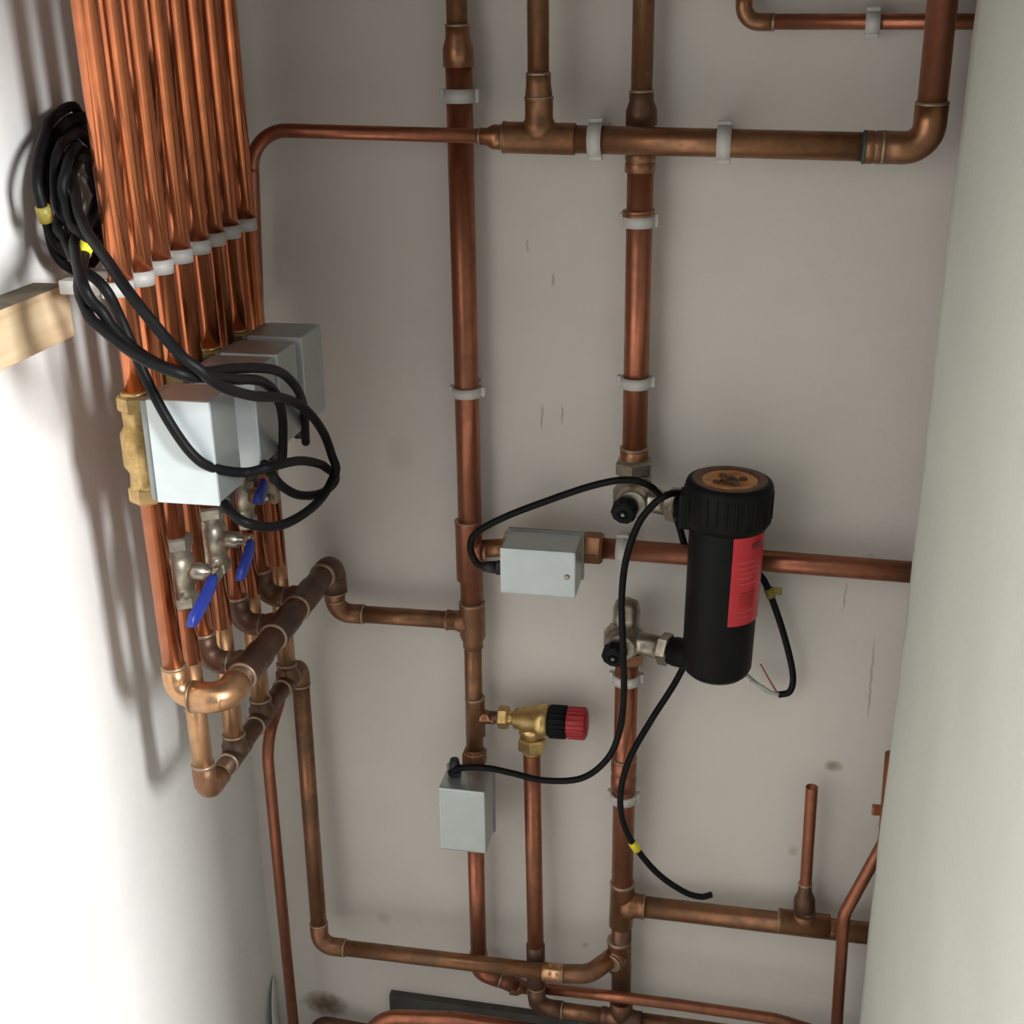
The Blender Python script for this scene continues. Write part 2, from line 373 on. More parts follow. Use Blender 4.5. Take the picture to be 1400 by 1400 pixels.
for i in range(8):
    t = thing('copper_riser', 'copper riser %s, %s' % (ords[i], detail[i]), 'pipe', 'copper riser pipes on the left wall')
    ox = XL + RO
    zb = zU if i % 2 == 0 else zL
    x_b = ox if i % 2 == 0 else XL + LOW
    topP = V((ox, riser_y(i, H - 0.001), H - 0.001)); bot = V((x_b, riser_y(i, zb), zb))
    if i % 2 == 0:
        c = bot
        q = c + V((UPP - RO, 0, 0))
        zz = zU + R22 * 1.7 + 0.004
        tube(t, topP, V((ox, riser_y(i, zz), zz)), R22, 'bright')
        elbow(t, c + V((0, 0, 0.1)), c, q, R22, 'tan' if i == 0 else 'dark', leg=0.003)
        MB().lathe(c + V((R22 * 1.7 + 0.006, 0, 0)), (1, 0, 0), [(0, R22), (UPP - RO - R22 * 1.7 - 0.006, R22)], 18).build('stub', 'tan' if i == 0 else 'dark', t)
    else:
        zc = zL + 0.16
        m1 = V((ox, riser_y(i, zc), zc))
        tube(t, topP, m1, R22, 'bright'); tube(t, m1, bot + V((0, 0, 0.012)), R22, 'tan')
        if i in (1,):
            cl = V((x_b, riser_y(i, zL + 0.118), zL + 0.118))
            coupling(t, cl + V((0, 0, 0.012)), cl - V((0, 0, 0.012)), R22, 'tan')
    RIS.append(t)
def riser_pt(i, z): return V((XL + RO, riser_y(i, z), z))

# pair of manifolds
t = thing('copper_manifold', 'dark tarnished upper copper manifold stepping out to the back wall pipe', 'pipe manifold', 'copper manifolds below the risers')
y0 = riser_y(0, zU); yw = -0.036
a = V((XL + UPP, y0, zU)); b = V((XL + UPP, yw, zU)); 
elbow(t, a - V((0.1, 0, 0)), a, b, R28, 'tan', br=0.020, leg=0.0)
tube(t, a + V((0, 0.03, 0)), b - V((0, 0.03, 0)), R28, 'dark')
for i in (2, 4, 6):
    c = V((XL + UPP, riser_y(i, zU), zU)); tee(t, c, (0, 1, 0), 0.026, (-1, 0, 0), 0.024, R28, R22, 'dark')
c2 = Y(468, 838, 0.036); c2.x = b.x; tA = Y(646, 850, 0.036)
elbow(t, b - V((0, .1, 0)), b, c2, R28, 'dark', br=0.022, leg=0.002)
zmid = b.z - 0.038
coupling(t, V((b.x, yw, b.z - 0.034)), V((b.x, yw, b.z - 0.050)), R22 * 1.12, 'brown', R22, name='reducer')
tube(t, V((b.x, yw, b.z - 0.048)), c2 + V((0, 0, 0.015)), R22, 'brown')
e2 = V((tA.x, yw, c2.z + (tA.z - c2.z)))
elbow(t, b, c2, e2, R22, 'brown')
tube(t, c2 + (e2 - c2).normalized() * 0.02, e2 - V((0.02, 0, 0)), R22, 'brown')

t = thing('copper_manifold', 'brown lower copper manifold whose return runs down and along the back wall', 'pipe manifold', 'copper manifolds below the risers')
a = V((XL + LOW, riser_y(1, zL), zL)); b = V((XL + LOW, -0.052, zL))
elbow(t, a + V((0, 0, .1)), a, b, R22, 'brown')
tube(t, a + V((0, 0.02, 0)), b - V((0, 0.02, 0)), R22, 'dark')
for i in (3, 5, 7):
    c = V((XL + LOW, riser_y(i, zL), zL))
    if -0.052 - c.y > 0.02: tee(t, c, (0, 1, 0), 0.022, (0, 0, 1), 0.024, R22, R22, 'dark')
# the return leaves the manifold to the right, drops and turns along the wall
b = X(409, 909, LOW); b.z = zL; dn = Y(438, 1292, 0.060)
elbow(t, b - V((0, .1, 0)), b, dn, R22, 'brown', br=0.015, leg=0.001)
tube(t, b - V((0, 0, 0.022)), V((dn.x, dn.y, dn.z + 0.02)), R22, 'brown')
rn = Y(742, 1328, 0.070)
elbow(t, b, dn, rn, R22, 'brown')
tube(t, dn + (rn - dn).normalized() * 0.02, rn, R22, 'brown')
rn2 = Y(800, 1332, 0.070); jB = Y(845, 1303, 0.036)
coupling(t, rn, Y(770, 1331, 0.070), R22, 'tan')
far = jB
mid = rn2 + (rn2 - rn).normalized() * 0.005
MB().sweep([Y(768, 1331, 0.070)] + arc(rn, mid, jB, 0.03) + [jB], R22 * 1.13, 20).build('elbow', 'brown', t)

# ------------------------------------------------------------------ back wall pipe runs
OFFA = 0.034
t = thing('copper_pipe', 'full-height copper pipe left of centre on the back wall, carrying tees and a valve', 'pipe')
pA = [Y(624, -10, OFFA), Y(625, 34, OFFA), Y(627, 92, OFFA), Y(640, 705, OFFA), Y(646, 850, OFFA), Y(648, 905, OFFA), Y(649, 1030, OFFA), Y(651, 1180, OFFA), Y(655, 1328, OFFA)]
tp = pA[0].copy(); tp.z = H - 0.001
tube(t, tp, pA[1] + V((0, 0, -0.005)), R22, 'brown')
coupling(t, pA[2], pA[1], R28, 'brown', R22)
tube(t, pA[2] + V((0, 0, .01)), pA[4], R28, 'red')
cA = Y(641, 752, OFFA)
tee(t, cA, (0, 0, -1), 0.038, (1, 0, 0), 0.022, R28, R22, 'red')
tee(t, pA[4], (0, 0, -1), 0.026, (-1, 0, 0), 0.032, R28, R22, 'brown', r2=R22)
tube(t, pA[4], Y(649, 1022, OFFA), R22, 'brown')
cS = Y(650, 979, OFFA)
tee(t, cS, (0, 0, -1), 0.027, (1, 0, 0), 0.024, R22, R15, 'brown')
nut_part(t, Y(649, 1045, OFFA), (0, 0, 1), 0.022, 0.0165, 'brown')
tube(t, pA[7] + V((0, 0, 0.03)), pA[8] + V((0, 0, .018)), R22, 'red')
# its foot turns right and runs off in thin pipe in front of the other pipes
nxt = Y(718, 1350, OFFA)
elbow(t, pA[7], pA[8], nxt, R22, 'red')
tube(t, pA[8] + (nxt - pA[8]) * 0.3, Y(706, 1348, OFFA - 0.006), R22, 'red')
coupling(t, Y(698, 1347, OFFA - 0.006), Y(722, 1351, OFFA - 0.010), R22, 'brown', R15)
MB().sweep(bend([Y(716, 1350, OFFA - 0.010), Y(756, 1353, OFFA - 0.010), Y(830, 1361, OFFA + 0.040), Y(930, 1374, 0.072), Y(1060, 1393, 0.072), Y(1110, 1408, 0.072)], 0.06), R15, 16).build('tube', 'red', t)

OFFT = 0.068
t = thing('copper_pipe', 'horizontal copper pipe high on the back wall with an upright tee and right-hand elbow', 'pipe')
p0, p1 = Y(400, 180, OFFT), Y(655, 186, OFFT)
MB().sweep(bend([Y(352, 425, 0.05), Y(345, 235, OFFT), Y(340, 177, OFFT), p1], 0.042, 12), R15, 18).build('tube', 'red', t)
coupling(t, Y(690, 188, OFFT), Y(655, 186, OFFT), R22, 'brown', R15, name='reducer')
cT = Y(737, 189, OFFT); eT = Y(1268, 203, OFFT)
tee(t, cT, (eT - cT), 0.037, (0, 0, 1), 0.040, R28, R22 * 1.15, 'brown')
coupling(t, Y(737, 152, OFFT), Y(736, 100, OFFT), R22 * 1.1, 'brown', R22, name='reducer')
tp = Y(735, -10, OFFT); tp.z = H - 0.001
tube(t, Y(736, 110, OFFT), tp, R22, 'brown')
tube(t, Y(770, 190, OFFT), Y(1190, 201, OFFT), R28, 'brown')
rT = Y(1290, -10, OFFT + 0.01); k = (rT - eT); rTop = eT + k * ((H - 0.001 - eT.z) / k.z)
elbow(t, cT, eT, rT, R28, 'brown', br=0.022)
MB().lathe(Y(1178, 201, OFFT), (1, 0, 0), [(0, R28 * 1.02), (0.0012, R28 * 1.16), (0.0035, R28 * 1.16), (0.005, R28)], 20).build('flux_ring', 'verdigris', t)
coupling(t, Y(1182, 201, OFFT), Y(1208, 201.5, OFFT), R28, 'brown')
tube(t, eT + k.normalized() * 0.03, rTop, R28, 'red')

OFFB = 0.034
t = thing('copper_pipe', 'copper pipe dropping from the top right of centre to the black filter', 'pipe')
tp = Y(880, -10, OFFB); tp.z = H - 0.001
tube(t, tp, Y(877, 130, OFFB), R22, 'brown')
coupling(t, Y(877, 172, OFFB), Y(877, 124, OFFB), R28, 'dark', R22, name='reducer')
tube(t, Y(877, 165, OFFB), Y(867, 640, OFFB), R28, 'red')
coupling(t, Y(875, 236, OFFB), Y(876, 205, OFFB), R28, 'brown')
coupling(t, Y(866.5, 652, OFFB), Y(867, 612, OFFB), R28, 'brown')
coupling(t, Y(873, 296, OFFB), Y(873, 286, OFFB), R28 * 1.08, 'brown', ring=False, name='collar')

t = thing('copper_pipe', 'copper pipe below the black filter with two tees and a right-hand branch', 'pipe')
pb = [Y(857, 900, OFFB), Y(853, 1050, OFFB), Y(850, 1236, OFFB), Y(847, 1305, OFFB), Y(849, 1382, OFFB)]
tube(t, pb[0], pb[2], R28, 'red'); 
coupling(t, Y(852, 1078, OFFB), Y(853, 1036, OFFB), R28, 'red')
br_end = Y(1196, 1277, OFFB)
tee(t, pb[2], pb[3] - pb[2], 0.034, br_end - pb[2], 0.030, R28, R28 * 0.98, 'brown')
tee(t, pb[3], pb[4] - pb[3], 0.024, (-0.4, -0.9, -0.05), 0.02, R28, R22, 'brown')
tube(t, pb[2], pb[4], R28 * 0.95, 'dark')
dB = (br_end - pb[2]).normalized()
brk = br_end + dB * 0.18
tube(t, pb[2] + dB * 0.02, brk, R28, 'brown')
cs = Y(1099, 1263, OFFB)
tee(t, cs, dB, 0.032, (0.01, 0, 1), 0.022, R28, R15 * 1.5, 'brown')
st0, st1 = Y(1100, 1232, OFFB), Y(1110, 1076, OFFB)
coupling(t, Y(1099.5, 1246, OFFB), Y(1101, 1208, OFFB), R15 * 1.55, 'dark', R15, name='reducer')
MB().sweep([st0, st1 + V((0, 0, -0.0)), ], R15, 18, 0, False).lathe(st1, (0, 0, -1), [(0, R15), (0.0002, R15 * 0.84), (0.03, R15 * 0.84), (0.0301, 0.0001)], 18, 0, True, False).build('open_stub', 'red', t)
# foot tee and the run out of the frame to the right
ft = Y(849, 1392, 0.046)
MB().lathe(ft - V((0.028, 0, 0)), (1, 0, 0), [(0, R22), (0.001, R22 * 1.16), (0.008, R22 * 1.16), (0.010, R22 * 1.08), (0.017, R28 * 1.12), (0.040, R28 * 1.12), (0.047, R22 * 1.14), (0.056, R22 * 1.14)], 22).lathe(ft, (0, 0, 1), [(0, R28 * 1.1), (0.03, R28 * 1.1), (0.031, R28)], 22).build('tee', 'dark', t)
tube(t, ft + V((0.026, 0, 0)), ft + V((0.5, 0, 0)), R22, 'brown')

t = thing('copper_pipe', 'thin copper drain pipe below the red-capped brass valve', 'pipe')
d0, d1 = Y(727, 1028, OFFA + 0.004), Y(734, 1385, 0.046)
tube(t, d0, d1 + V((0, 0, .016)), R22, 'red')
coupling(t, d0.lerp(d1, 0.90), d0.lerp(d1, 0.72), R22, 'dark', ring=False)
nx = ft - V((0.03, 0, 0)); d1.z = nx.z; d1.y = nx.y
elbow(t, d0, d1, nx, R22, 'dark')
tube(t, d1 + V((0.02, 0, 0)), nx + V((0.01, 0, 0)), R22, 'brown')

t = thing('copper_pipe', 'horizontal copper pipe behind the black filter, running from grey box to right wall', 'pipe')
h0, h1 = Y(805, 748, OFFA), Y(1242, 782, OFFA)
dH = (h1 - h0).normalized()
tube(t, h0, h1 + dH * 0.18, 0.0125, 'red')

t = thing('copper_pipe', 'small copper pipe in the top right corner with an elbow at its left end', 'pipe')
s0, s1 = Y(1016, 30, 0.024), Y(1330, 32, 0.024)
st = Y(1006, -10, 0.024); st.x = s0.x; st.z = H - 0.001
elbow(t, st, s0, s1, R15, 'brown', br=0.016)
tube(t, s0 + V((0, 0, 0.022)), st, R15, 'brown')
tube(t, s0 + V((0.024, 0, 0)), s1 + V((0.2, 0, 0)), R15, 'red')

t = thing('copper_pipe', 'thin bent copper pipe disappearing behind the edge of the right wall', 'pipe')
MB().sweep(bend([Y(1143, 1415, 0.075), Y(1154, 1250, 0.075), Y(1209, 1150, 0.062), Y(1219, 1030, 0.055)], 0.035, 10), R15, 18).build('tube', 'red', t)
k_ = Y(1196, 1107, 0.05); MB().box(k_ - V((0.0035, 0.004, 0.006)), k_ + V((0.03, 0.004, 0.006)), 0.0015).build('saddle', 'red', t)

t = thing('copper_pipe', 'thin kinked copper pipe dropping from behind the lower manifold at far left', 'pipe')
MB().sweep(bend([X(388, 925, 0.06), X(382, 960, 0.06), X(364, 1015, 0.062), X(403, 1420, 0.062)], 0.05, 10), R15, 18).build('tube', 'red', t)

t = thing('copper_pipe', 'copper pipe curving along the bottom edge before the dark strip', 'pipe')
MB().sweep(bend([Y(470, 1440, 0.10), Y(528, 1391, 0.085), Y(620, 1394, 0.085), Y(740, 1412, 0.085)], 0.05, 10), R22, 18).build('tube', 'red', t)

t = thing('copper_elbow', 'dark copper pipe end at the bottom left by the brown stain', 'pipe')
q0 = Y(432, 1398, 0.03)
MB().sweep(bend([q0 + V((0, 0.0, -0.08)), q0, q0 + V((0.09, 0, -0.004))], 0.018), R22, 18).build('tube', 'dark', t)

# ------------------------------------------------------------------ grey motorised zone valves
def zone_valve(label, p, d, rp, lo, hi, gland=None, gd=(0, 0, -1), body='brass', facing='y', half=0.045, screw=None, link=None, group='grey motorised zone valves'):
    """brass body round the pipe at p (axis d), grey head between lo and hi"""
    t = thing('zone_valve', label, 'valve', group); p, d = V(p), V(d).normalized(); lo, hi = V(lo), V(hi)
    q = MB()
    q.lathe(p - d * half, d, [(0, rp), (0.001, rp * 1.25), (half * .35, rp * 1.25), (half * .55, rp * 1.2), (half * .7, rp * 1.6), (half * 1.3, rp * 1.6), (half * 1.45, rp * 1.2), (half * 1.65, rp * 1.25), (half * 2 - .001, rp * 1.25), (half * 2, rp)], 22)
    c = (lo + hi) / 2
    if link: q.lathe(p, link[0], [(0, rp * 1.15), (link[1], rp * 1.15)], 18)
    q.build('valve_body', body, t)
    nut_part(t, p - d * (half + 0.002), d, 0.016, rp * 1.5, body); nut_part(t, p + d * (half - 0.014), d, 0.016, rp * 1.5, body)
    e = 0.0016
    if facing == 'y':            # cover opens towards the back wall; base plate behind
        cov = MB().box(lo, (hi.x, hi.y - 0.006, hi.z), 0.0022).build('cover', 'steel', t)
        MB().box((lo.x - e, hi.y - 0.0065, lo.z - e), (hi.x + e, hi.y, hi.z + e), 0.001).build('base_plate', 'steel_dark', t)
    else:                        # cover opens towards the left wall
        cov = MB().box((lo.x + 0.006, lo.y, lo.z), hi, 0.0022).build('cover', 'steel', t)
        MB().box((lo.x + 0.007, lo.y - 0.0012, lo.z - 0.0002), (hi.x + 0.0012, lo.y + 0.0028, hi.z + 0.0006), 0.0007).build('end_plate', 'steel_lit', t)
        MB().box((lo.x, lo.y + 0.001, lo.z + 0.001), (lo.x + 0.0065, hi.y - 0.001, hi.z - 0.001), 0.001).build('base_plate', 'steel_dark', t)
    if screw:
        MB().lathe(V(screw), (0, -1, 0), [(-0.002, 0.0032), (0.001, 0.0032), (0.0016, 0.002)], 14).build('screw', 'nickel', cov)
    if gland:
        MB().nut(V(gland), gd, 0.008, 0.0085).lathe(V(gland) + V(gd).normalized() * 0.007, gd, [(0, 0.0075), (0.010, 0.0068), (0.017, 0.0055)], 16).build('cable_gland', 'rubber', cov)
    return t
yb1 = riser_y(0, 1.08)
b1lo, b1hi = Y(204, 685, 0.412), Y(284, 551, 0.412)
XR = b1hi.x; zt, zb_ = b1hi.z, b1lo.z
HEADS = [(-0.412, -0.355), (-0.312, -0.255), (-0.250, -0.193), (-0.180, -0.115)]
HL = ['grey zone valve box nearest the viewer on the left bundle, white face towards us',
      'second grey zone valve box from the viewer, half hidden behind the front one',
      'third grey zone valve box from the viewer, between two grey boxes',
      'rearmost grey zone valve box of the left bundle, nearest the back wall']
GL = []
for i, (ya, yb) in enumerate(HEADS):
    pi_ = riser_pt(2 * i, 1.075)
    g = V((XR - 0.022, (ya + yb) / 2, zb_)) if i != 0 else V((XR - 0.014, yb - 0.012, zb_))
    GL.append(g)
    zone_valve(HL[i], pi_, (0, 0, 1), R22, (b1lo.x + 0.002, ya, zb_), (XR, yb, zt), g, facing='x', body='brass', link=((1, 0, 0), 0.03), half=0.05)
# the two on the back wall
lo, hi = Y(684, 811, 0.112), Y(787, 756, 0.112)
hm = zone_valve('horizontal grey zone valve box mid back wall, black cable entering its left end', Y(738, 747, OFFA), (1, 0, 0.0), 0.0125,
    (lo.x, lo.y, lo.z), (hi.x, -0.052, hi.z), V((lo.x, -0.095, (lo.z + hi.z) / 2 - 0.004)), (-1, 0, 0), facing='y', half=0.040, screw=Y(775, 789, 0.112), link=((0, -1, 0), 0.025), body='brass')
st = Y(662, 750, OFFA); nd = Y(700, 748, OFFA)
MB().sweep([st, nd], R22, 18).build('stub', 'brown', hm)
MB().nut(Y(797, 748, OFFA), (1, 0, 0), 0.024, 0.019).build('nut', 'brown', hm)
lo2, hi2 = Y(602.5, 1161, 0.105), Y(662.5, 1083.5, 0.105)
glz = V((lo2.x + 0.014, -0.075, hi2.z))
zone_valve('upright grey zone valve box below the brass tee, cable entering its top', Y(650, 1105, OFFA), (0, 0, 1), R22, (lo2.x, lo2.y, lo2.z), (hi2.x, -0.050, hi2.z), glz, (0, 0, 1), facing='y', half=0.036, link=((0, -1, 0), 0.025), body='brass')

# ------------------------------------------------------------------ lever ball valves on the second, fourth and sixth riser
LV = [(1, (248, 775), (293, 788), (259, 856), 'front'), (3, (297, 728), (344, 740), (326, 793), 'middle'), (5, (336, 668), (362, 657), (350, 688), 'rear')]
for i, bp, l0, l1, w in LV:
    z = X(bp[0], bp[1], RO).z; p = riser_pt(i, z)
    t = thing('lever_valve', '%s nickel ball valve with a blue lever on the left bundle' % {'front': 'largest-looking front', 'middle': 'middle, half shaded', 'rear': 'rear, mostly hidden by cables,'}[w], 'valve', 'blue lever ball valves')
    q = MB(); h = 0.036
    q.lathe(p - V((0, 0, h)), (0, 0, 1), [(0, R22), (0.001, 0.0150), (0.016, 0.0150), (0.018, 0.0135), (0.022, 0.0165), (0.050, 0.0165), (0.054, 0.0135), (0.056, 0.0150), (0.071, 0.0150), (0.072, R22)], 22)
    q.build('valve_body', 'nickel', t)
    MB().nut(p - V((0, 0, h + 0.002)), (0, 0, 1), 0.014, 0.0175).build('nut', 'nickel', t); MB().nut(p + V((0, 0, h - 0.012)), (0, 0, 1), 0.014, 0.0175).build('nut', 'nickel', t)
    L0, L1 = X(*l0, 0.148), X(*l1, 0.148)
    L0 = V((XL + 0.142, p.y + 0.002, p.z)) if w != 'rear' else V((XL + 0.142, p.y, p.z + 0.005))
    MB().lathe(p, (1, 0, 0), [(0, 0.009), (0.030, 0.009), (0.031, 0.0055), (0.044, 0.0055)], 14).nut(p + V((0.038, 0, 0)), (1, 0, 0), 0.007, 0.008).build('stem', 'nickel', t)
    a = X(*l0, 0.148); b = X(*l1, 0.148); u = (b - a).normalized()
    pts = [L0, L0 * 0.5 + a * 0.5 + V((0.004, 0, 0)), a, b]
    s = V((1, 0, 0)); w_ = u.cross(s).normalized()
    def bar(p0, p1, wd, th, n0, mat):
        q = MB(); d = (p1 - p0); ss = (s - d.normalized() * s.dot(d.normalized())).normalized(); ww = d.normalized().cross(ss)
        n = 8; rows = []
        for k in range(n + 1):
            f = k / n; e = min(1.0, math.sqrt(max(0.05, 1 - (max(0, f - 0.8) / 0.2) ** 2 * 0.95)), math.sqrt(max(0.2, 1 - (max(0, 0.12 - f) / 0.12) ** 2)))
            c = p0 + d * f + ss * 0.0015 * math.sin(f * 3.1)
            rows.append([q.bm.verts.new(c + ww * wd * e * cx + ss * th * cz) for cx, cz in ((-1, -.6), (-.8, -1), (.8, -1), (1, -.6), (1, .6), (.8, 1), (-.8, 1), (-1, .6))])
        q._ringstrip(rows, True, True, 0, True); return q.build(n0, mat, t)
    lp = None
    if (a - L0).length > 0.004: lp = bar(L0 + V((0.001, 0, 0)), a + u * 0.006, 0.0055, 0.0013, 'lever', 'nickel')
    grip = bar(a, b, 0.0078, 0.0034, 'lever_grip', 'blue')
    if lp: grip.parent = lp

# ------------------------------------------------------------------ magnetic filter with its two isolating valves
FY = 0.088
ax_t, ax_b = Y(998, 655, FY), Y(979, 916, FY)
t = thing('magnetic_filter', 'black cylindrical heating filter with a screw cap and red label', 'filter')
d = (ax_t - ax_b).normalized(); Lf = (ax_t - ax_b).length; rb, rc = 0.0395, 0.0475
hcap = 0.047
MB().lathe(ax_b, d, [(-0.004, rb * 0.55), (-0.002, rb * 0.80), (0.003, rb * 0.93), (0.010, rb), (Lf - hcap - 0.004, rb * 1.03), (Lf - hcap, rb * 1.03)], 48).build('canister', 'black', t)
cb = ax_t - d * hcap
q = MB(); q.lathe(cb, d, [(-0.006, rb * 1.03), (-0.005, rb * 1.10), (0, rc * 0.96), (0.002, rc), (hcap - 0.006, rc), (hcap - 0.0015, rc * 0.965), (hcap, rc * 0.90), (hcap - 0.001, rc * 0.72), (hcap - 0.008, rc * 0.70)], 64, caps=False)
u, w = basis(d)
for k in range(28):
    an = 2 * math.pi * k / 28; c = cb + (u * math.cos(an) + w * math.sin(an)) * (rc - 0.0004)
    q.lathe(c + d * 0.004, d, [(0, 0.0006), (0.002, 0.0016), (hcap - 0.014, 0.0016), (hcap - 0.012, 0.0005)], 6)
q_cap = q.build('screw_cap', 'black', t)
top = ax_t
MB().lathe(top - d * 0.003, d, [(-0.008, rc * 0.73), (0.0018, rc * 0.86), (0.0034, rc * 0.855), (0.0036, rc * 0.80), (0.0026, rc * 0.665), (0.0006, rc * 0.655)], 44).build('cap_seal', 'amber_dark', t)
MB().lathe(top - d * 0.0026, d, [(-0.004, rc * 0.66), (0.001, rc * 0.655), (0.0022, rc * 0.62), (0.0022, rc * 0.46), (0.0004, rc * 0.44), (0.0, 0.001)], 44).build('cap_insert', 'amber', t)
cap_ = q_cap
q = MB()
for k in range(4):
    an = 2 * math.pi * k / 4 + 0.5; c = top - d * 0.003 + (u * math.cos(an) + w * math.sin(an)) * rc * 0.34
    q.lathe(c, d, [(0, 0.0046), (0.0030, 0.0042), (0.0036, 0.003)], 10)
q.build('cap_lug', 'amber_dark', cap_)
MB().lathe(top - d * 0.003, d, [(0, 0.0095), (0.0030, 0.009), (0.0040, 0.0065)], 24).nut(top, d, 0.004, 0.0055).build('bleed_plug', 'amber_dark', t)
# the red label wraps the right half of the canister
def wrap(name, mat, a0, a1, h0, h1, rr, n=14, par=None):
    q = MB(); rows = []
    xx = V((1, 0, 0)); xx = (xx - d * xx.dot(d)).normalized(); yy = d.cross(xx)     # yy ~ +y
    for k in range(n + 1):
        an = math.radians(a0 + (a1 - a0) * k / n); dr = xx * math.sin(an) - yy * math.cos(an)
        rows.append([q.bm.verts.new(ax_b + d * h + dr * r_) for h, r_ in ((h0, rr), (h1, rr * 1.012), (h1, rr * 1.012 - 0.0006), (h0, rr - 0.0006))])
    q._ringstrip(rows, True, True, 0, False)
    for f in q.bm.faces: f.smooth = False
    return q.build(name, mat, par or t)
l0_, l1_ = 0.076, Lf - hcap - 0.006
LA, LB = 13, 88
lab = wrap('label', 'label', LA, LB, l0_, l1_, rb * 1.012 + 0.0012)
hh = l1_ - l0_
for f0, f1, a0, a1 in ((.72, .735, 22, 60), (.66, .672, 22, 56), (.60, .612, 22, 60), (.545, .557, 22, 52), (.48, .492, 22, 60), (.16, .172, 22, 58), (.10, .112, 22, 50)):
    wrap('label_print', 'label_pale', a0, a1, l0_ + hh * f0, l0_ + hh * f1, rb * 1.012 + 0.0012 + rb * 0.012 * f0 + 0.0002, 6, lab)
wrap('label_emblem', 'label_dark', 44, 66, l0_ + hh * .86, l0_ + hh * .92, rb * 1.02 + 0.0018, 6, lab)
wrap('label_panel', 'label_deep', 30, 56, l0_ + hh * .22, l0_ + hh * .38, rb * 1.012 + 0.0016, 6, lab)
# ports at the left side
pl = Y(918, 888, 0.07); pu = Y(925, 690, 0.07)
axl = ax_b + d * (pl - ax_b).dot(d); axu = ax_b + d * (pu - ax_b).dot(d)
VL, VU = Y(852, 885, 0.052), Y(866, 690, 0.052)
for vp, axp, hexm in ((VL, axl, 'nickel'), (VU, axu, 'nickel')):
    vp2 = vp.copy(); vp2.z = axp.z; dd = (vp2 - axp); ln = dd.length; dd.normalize()
    MB().lathe(axp, dd, [(0, 0.0175), (rb + 0.012, 0.0175), (rb + 0.0125, 0.0165), (rb + 0.018, 0.0165)], 22).build('port', 'black', t)
    if vp is VU: MB().box(axp + dd * (rb + 0.005) - V((.011, .016, .021)), axp + dd * (rb + 0.005) + V((.011, .014, .020)), 0.003).build('port_block', 'black', t)
def filter_valve(label, vp, axp, up):
    t = thing('isolating_valve', label, 'valve', 'isolating valves of the filter')
    v2 = vp.copy(); v2.z = axp.z; dd = (v2 - axp); ln = dd.length; dd.normalize()
    n0 = axp + dd * (rb + 0.017); rem = ln - rb - 0.017
    MB().nut(n0, dd, 0.014, 0.0195).lathe(n0 + dd * 0.013, dd, [(0, 0.014), (rem - 0.010, 0.013)], 18).build('union_nut', 'nickel', t)
    sgn = 1 if up else -1
    q = MB()
    pipe = Y(866, 665, OFFB) if up else Y(857, 905, OFFB)
    c = v2
    q.lathe(c - V((0, 0, 0.019)), (0, 0, 1), [(-0.002, 0.006), (0.002, 0.017), (0.010, 0.0235), (0.028, 0.0235), (0.036, 0.017), (0.040, 0.006)], 22)
    q.lathe(c, (0, -1, 0), [(0, 0.019), (0.018, 0.019), (0.021, 0.0165), (0.025, 0.0155)], 20)
    q.build('valve_body', 'nickel', t)
    # tail towards the copper pipe
    e = pipe
    q = MB(); q.sweep([c, c + V((0, (e.y - c.y) * 0.6, 0.006 * sgn)), V((e.x, e.y, c.z + 0.018 * sgn)), V((e.x, e.y, c.z + 0.04 * sgn))], [0.0150, 0.0160, 0.0165, 0.0165], 20)
    q.build('tail', 'brown' if not up else 'nickel', t)
    MB().nut(V((e.x, e.y, c.z + (0.022 if up else -0.038))), (0, 0, 1), 0.017, 0.0225).build('nut', 'nickel' if up else 'brown', t)
    # boss towards the old direction, with fixing wings
    MB().lathe(c + V((0.002, 0.004, -0.006 * sgn)), (0, 0.25, 1 if not up else 0.4), [(0, 0.0165), (0.030, 0.0165), (0.040, 0.013), (0.044, 0.003)], 18).build('boss', 'nickel', t)
    k = c + V((-0.006, -0.024, -0.003))
    q = MB(); kd = V((-0.12, -1, -0.25)).normalized()
    q.lathe(k, kd, [(0, 0.0135), (0.003, 0.0150), (0.013, 0.0145), (0.015, 0.0120), (0.0155, 0.0062), (0.0135, 0.0058)], 10, smooth=False)
    q.lathe(k + kd * 0.0125, kd, [(0, 0.0048), (0.004, 0.0042)], 12)
    kn = q.build('knob', 'black', t)
    MB().lathe(k + kd * 0.0162, kd, [(0, 0.0022), (0.0006, 0.0018)], 10).build('knob_screw', 'nickel', kn)
    return t
filter_valve('upper nickel isolating valve with a black knob, left of the filter cap', VU, axu, True)
filter_valve('lower brassy isolating valve with a black knob, left of the filter foot', VL, axl, False)

# ------------------------------------------------------------------ brass safety valve
t = thing('safety_valve', 'brass safety valve with a black and red cap beside the tall copper pipe', 'valve')
OS = OFFA + 0.004
s0 = cS + V((0.026, 0, 0)); sv = Y(727, 984, OS); ex = Y(803, 990, OS); ax = (ex - cS).normalized(); 
tube(t, cS + ax * 0.018, Y(690, 981, OS), R15, 'dark')
MB().nut(Y(682, 980, OS), ax, 0.013, 0.0150).lathe(Y(692, 981, OS), ax, [(0, 0.0105), (0.004, 0.0085), (0.012, 0.0085)], 16).build('nut', 'brass', t)
bd0 = Y(702, 982, OS); Lb = (Y(751, 986, OS) - bd0).length
q = MB(); q.lathe(bd0, ax, [(0, 0.010), (0.002, 0.0135), (0.010, 0.014), (0.014, 0.018), (Lb - 0.016, 0.0185), (Lb - 0.014, 0.0215), (Lb - 0.002, 0.0215), (Lb, 0.018)], 22)
oc = Y(727, 985, OS); q.lathe(oc, (0, 0, -1), [(0, 0.0165), (0.017, 0.0165), (0.021, 0.0135), (0.028, 0.0135)], 20)
q.build('valve_body', 'brass', t)
